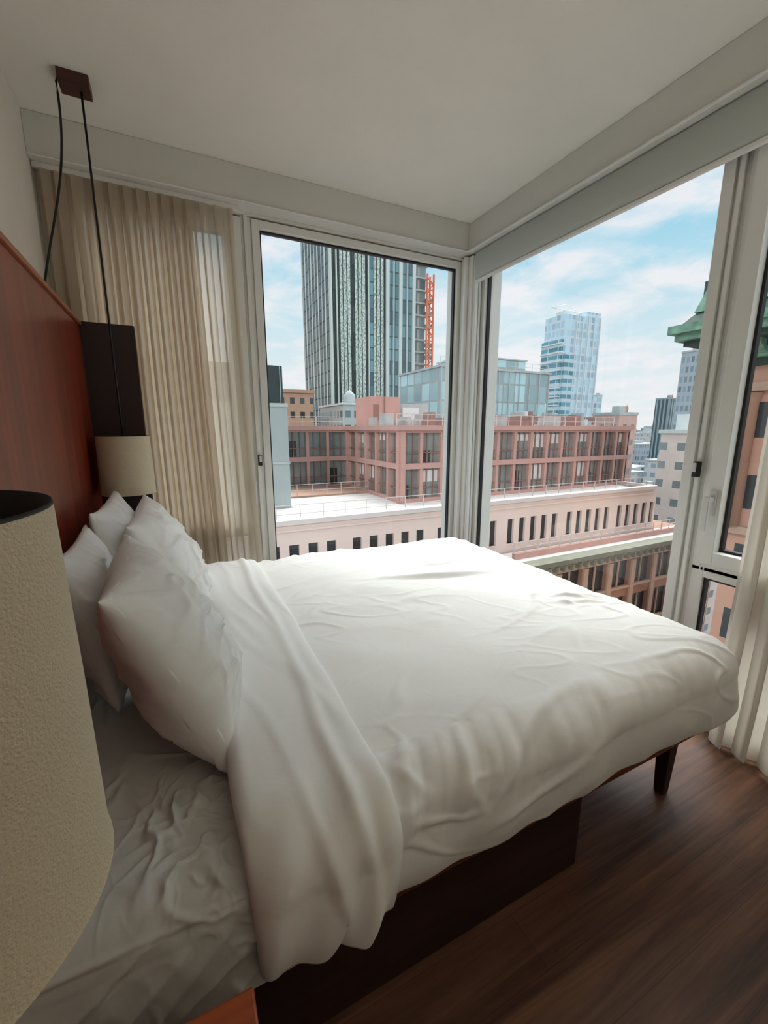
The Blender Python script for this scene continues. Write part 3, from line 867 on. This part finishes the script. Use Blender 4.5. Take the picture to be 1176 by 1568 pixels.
while xx < gx1:
    b.frustum((xx, xx+.3, gy1, gy1+.9), (xx, xx+.3, gy1, gy1+2.3), 4.9, 5.75, m_cop)
    b.lathe(xx, gy1+2.4, [(.22, 6.5), (.26, 6.7), (.12, 6.9), (.02, 7.05)], m_cop, 10)
    b.box(xx, xx+.35, gy1+1.6, gy1+1.95, 7.1, 8.6, m_copd)
    xx += .95
for (z_) in (gy1, 8.5, 5.5, 2.5):
    b.lathe(gx0-.25, z_-.3, [(.3, -3.6), (.28, 2.6), (.42, 3.1)], m_brown, 14)
b.build('copper_cornice_building')

# ================================================================== world
wd = bpy.data.worlds.new('sky'); scene.world = wd; wd.use_nodes = True
nt = wd.node_tree; N, L = nt.nodes, nt.links; N.clear()
out = N.new('ShaderNodeOutputWorld'); bg = N.new('ShaderNodeBackground'); L.new(bg.outputs[0], out.inputs[0])
tc = N.new('ShaderNodeTexCoord'); sp = N.new('ShaderNodeSeparateXYZ'); L.new(tc.outputs['Generated'], sp.inputs[0])
def M(op, a, c=None, clamp=False):
    n = N.new('ShaderNodeMath'); n.operation = op; n.use_clamp = clamp
    for i, v in enumerate((a, c)):
        if v is None: continue
        if isinstance(v, (int, float)): n.inputs[i].default_value = v
        else: L.new(v, n.inputs[i])
    return n.outputs[0]
cr = N.new('ShaderNodeValToRGB'); e = cr.color_ramp.elements
e[0].position = 0.0; e[0].color = lin((238,243,244)); e[1].position = .62; e[1].color = lin((120,190,228))
x_ = e.new(.14); x_.color = lin((222,238,244)); x_ = e.new(.30); x_.color = lin((182,224,241)); x_ = e.new(.46); x_.color = lin((116,200,236))
L.new(M('MAXIMUM', sp.outputs[2], 0.0), cr.inputs[0])
den = M('ADD', M('MAXIMUM', sp.outputs[2], 0.0), .16)
cx = N.new('ShaderNodeCombineXYZ'); L.new(M('DIVIDE', sp.outputs[0], den), cx.inputs[0]); L.new(M('DIVIDE', sp.outputs[1], den), cx.inputs[1])
nz = N.new('ShaderNodeTexNoise'); nz.inputs['Scale'].default_value = 2.4; nz.inputs['Detail'].default_value = 7; nz.inputs['Roughness'].default_value = .58; nz.inputs['Distortion'].default_value = .3
L.new(cx.outputs[0], nz.inputs['Vector'])
cc = N.new('ShaderNodeValToRGB'); cc.color_ramp.elements[0].position = .39; cc.color_ramp.elements[1].position = .60
L.new(nz.outputs['Fac'], cc.inputs[0])
mx = N.new('ShaderNodeMix'); mx.data_type = 'RGBA'; L.new(M('MULTIPLY', cc.outputs['Color'], .9), mx.inputs['Factor']); L.new(cr.outputs['Color'], mx.inputs['A']); mx.inputs['B'].default_value = (.92, .91, .94, 1)
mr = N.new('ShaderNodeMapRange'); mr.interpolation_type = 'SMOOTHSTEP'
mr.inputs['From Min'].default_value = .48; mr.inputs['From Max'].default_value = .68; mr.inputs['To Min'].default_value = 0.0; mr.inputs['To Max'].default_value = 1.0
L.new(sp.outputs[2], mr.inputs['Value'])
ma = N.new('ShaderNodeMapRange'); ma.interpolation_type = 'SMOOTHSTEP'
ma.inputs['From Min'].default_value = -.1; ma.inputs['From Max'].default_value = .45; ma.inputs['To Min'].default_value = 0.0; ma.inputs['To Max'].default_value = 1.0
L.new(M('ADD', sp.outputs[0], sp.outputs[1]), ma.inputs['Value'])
sky_fill = M('MULTIPLY', mr.outputs[0], ma.outputs[0])  # unseen upper sky brightened here as added light for the room
mw = N.new('ShaderNodeMix'); mw.data_type = 'RGBA'; L.new(sky_fill, mw.inputs['Factor']); L.new(mx.outputs['Result'], mw.inputs['A']); mw.inputs['B'].default_value = (1, .985, .955, 1)
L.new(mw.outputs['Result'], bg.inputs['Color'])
L.new(M('ADD', M('MULTIPLY', sky_fill, 8.6), 1.0), bg.inputs['Strength'])

sd = bpy.data.lights.new('sun', 'SUN'); sd.energy = 1.15; sd.angle = math.radians(12); sd.color = (1, .96, .9)
so = bpy.data.objects.new('sun', sd); scene.collection.objects.link(so)
so.rotation_euler = Vector((.6, .75, -.4)).to_track_quat('-Z', 'Y').to_euler()
so.location = (0, -10, 30)

# ================================================================== camera
cd = bpy.data.cameras.new('camera'); cam = bpy.data.objects.new('camera', cd); scene.collection.objects.link(cam)
cd.sensor_fit = 'HORIZONTAL'; cd.sensor_width = 36; cd.lens = 36*640/1176; cd.clip_start = .02; cd.clip_end = 3000
cam.location = (0, 0, 1.38)
p = math.radians(11.3); yaw = math.radians(64)
cam.rotation_euler = Vector((math.cos(yaw)*math.cos(p), math.sin(yaw)*math.cos(p), -math.sin(p))).to_track_quat('-Z', 'Y').to_euler()
scene.camera = cam
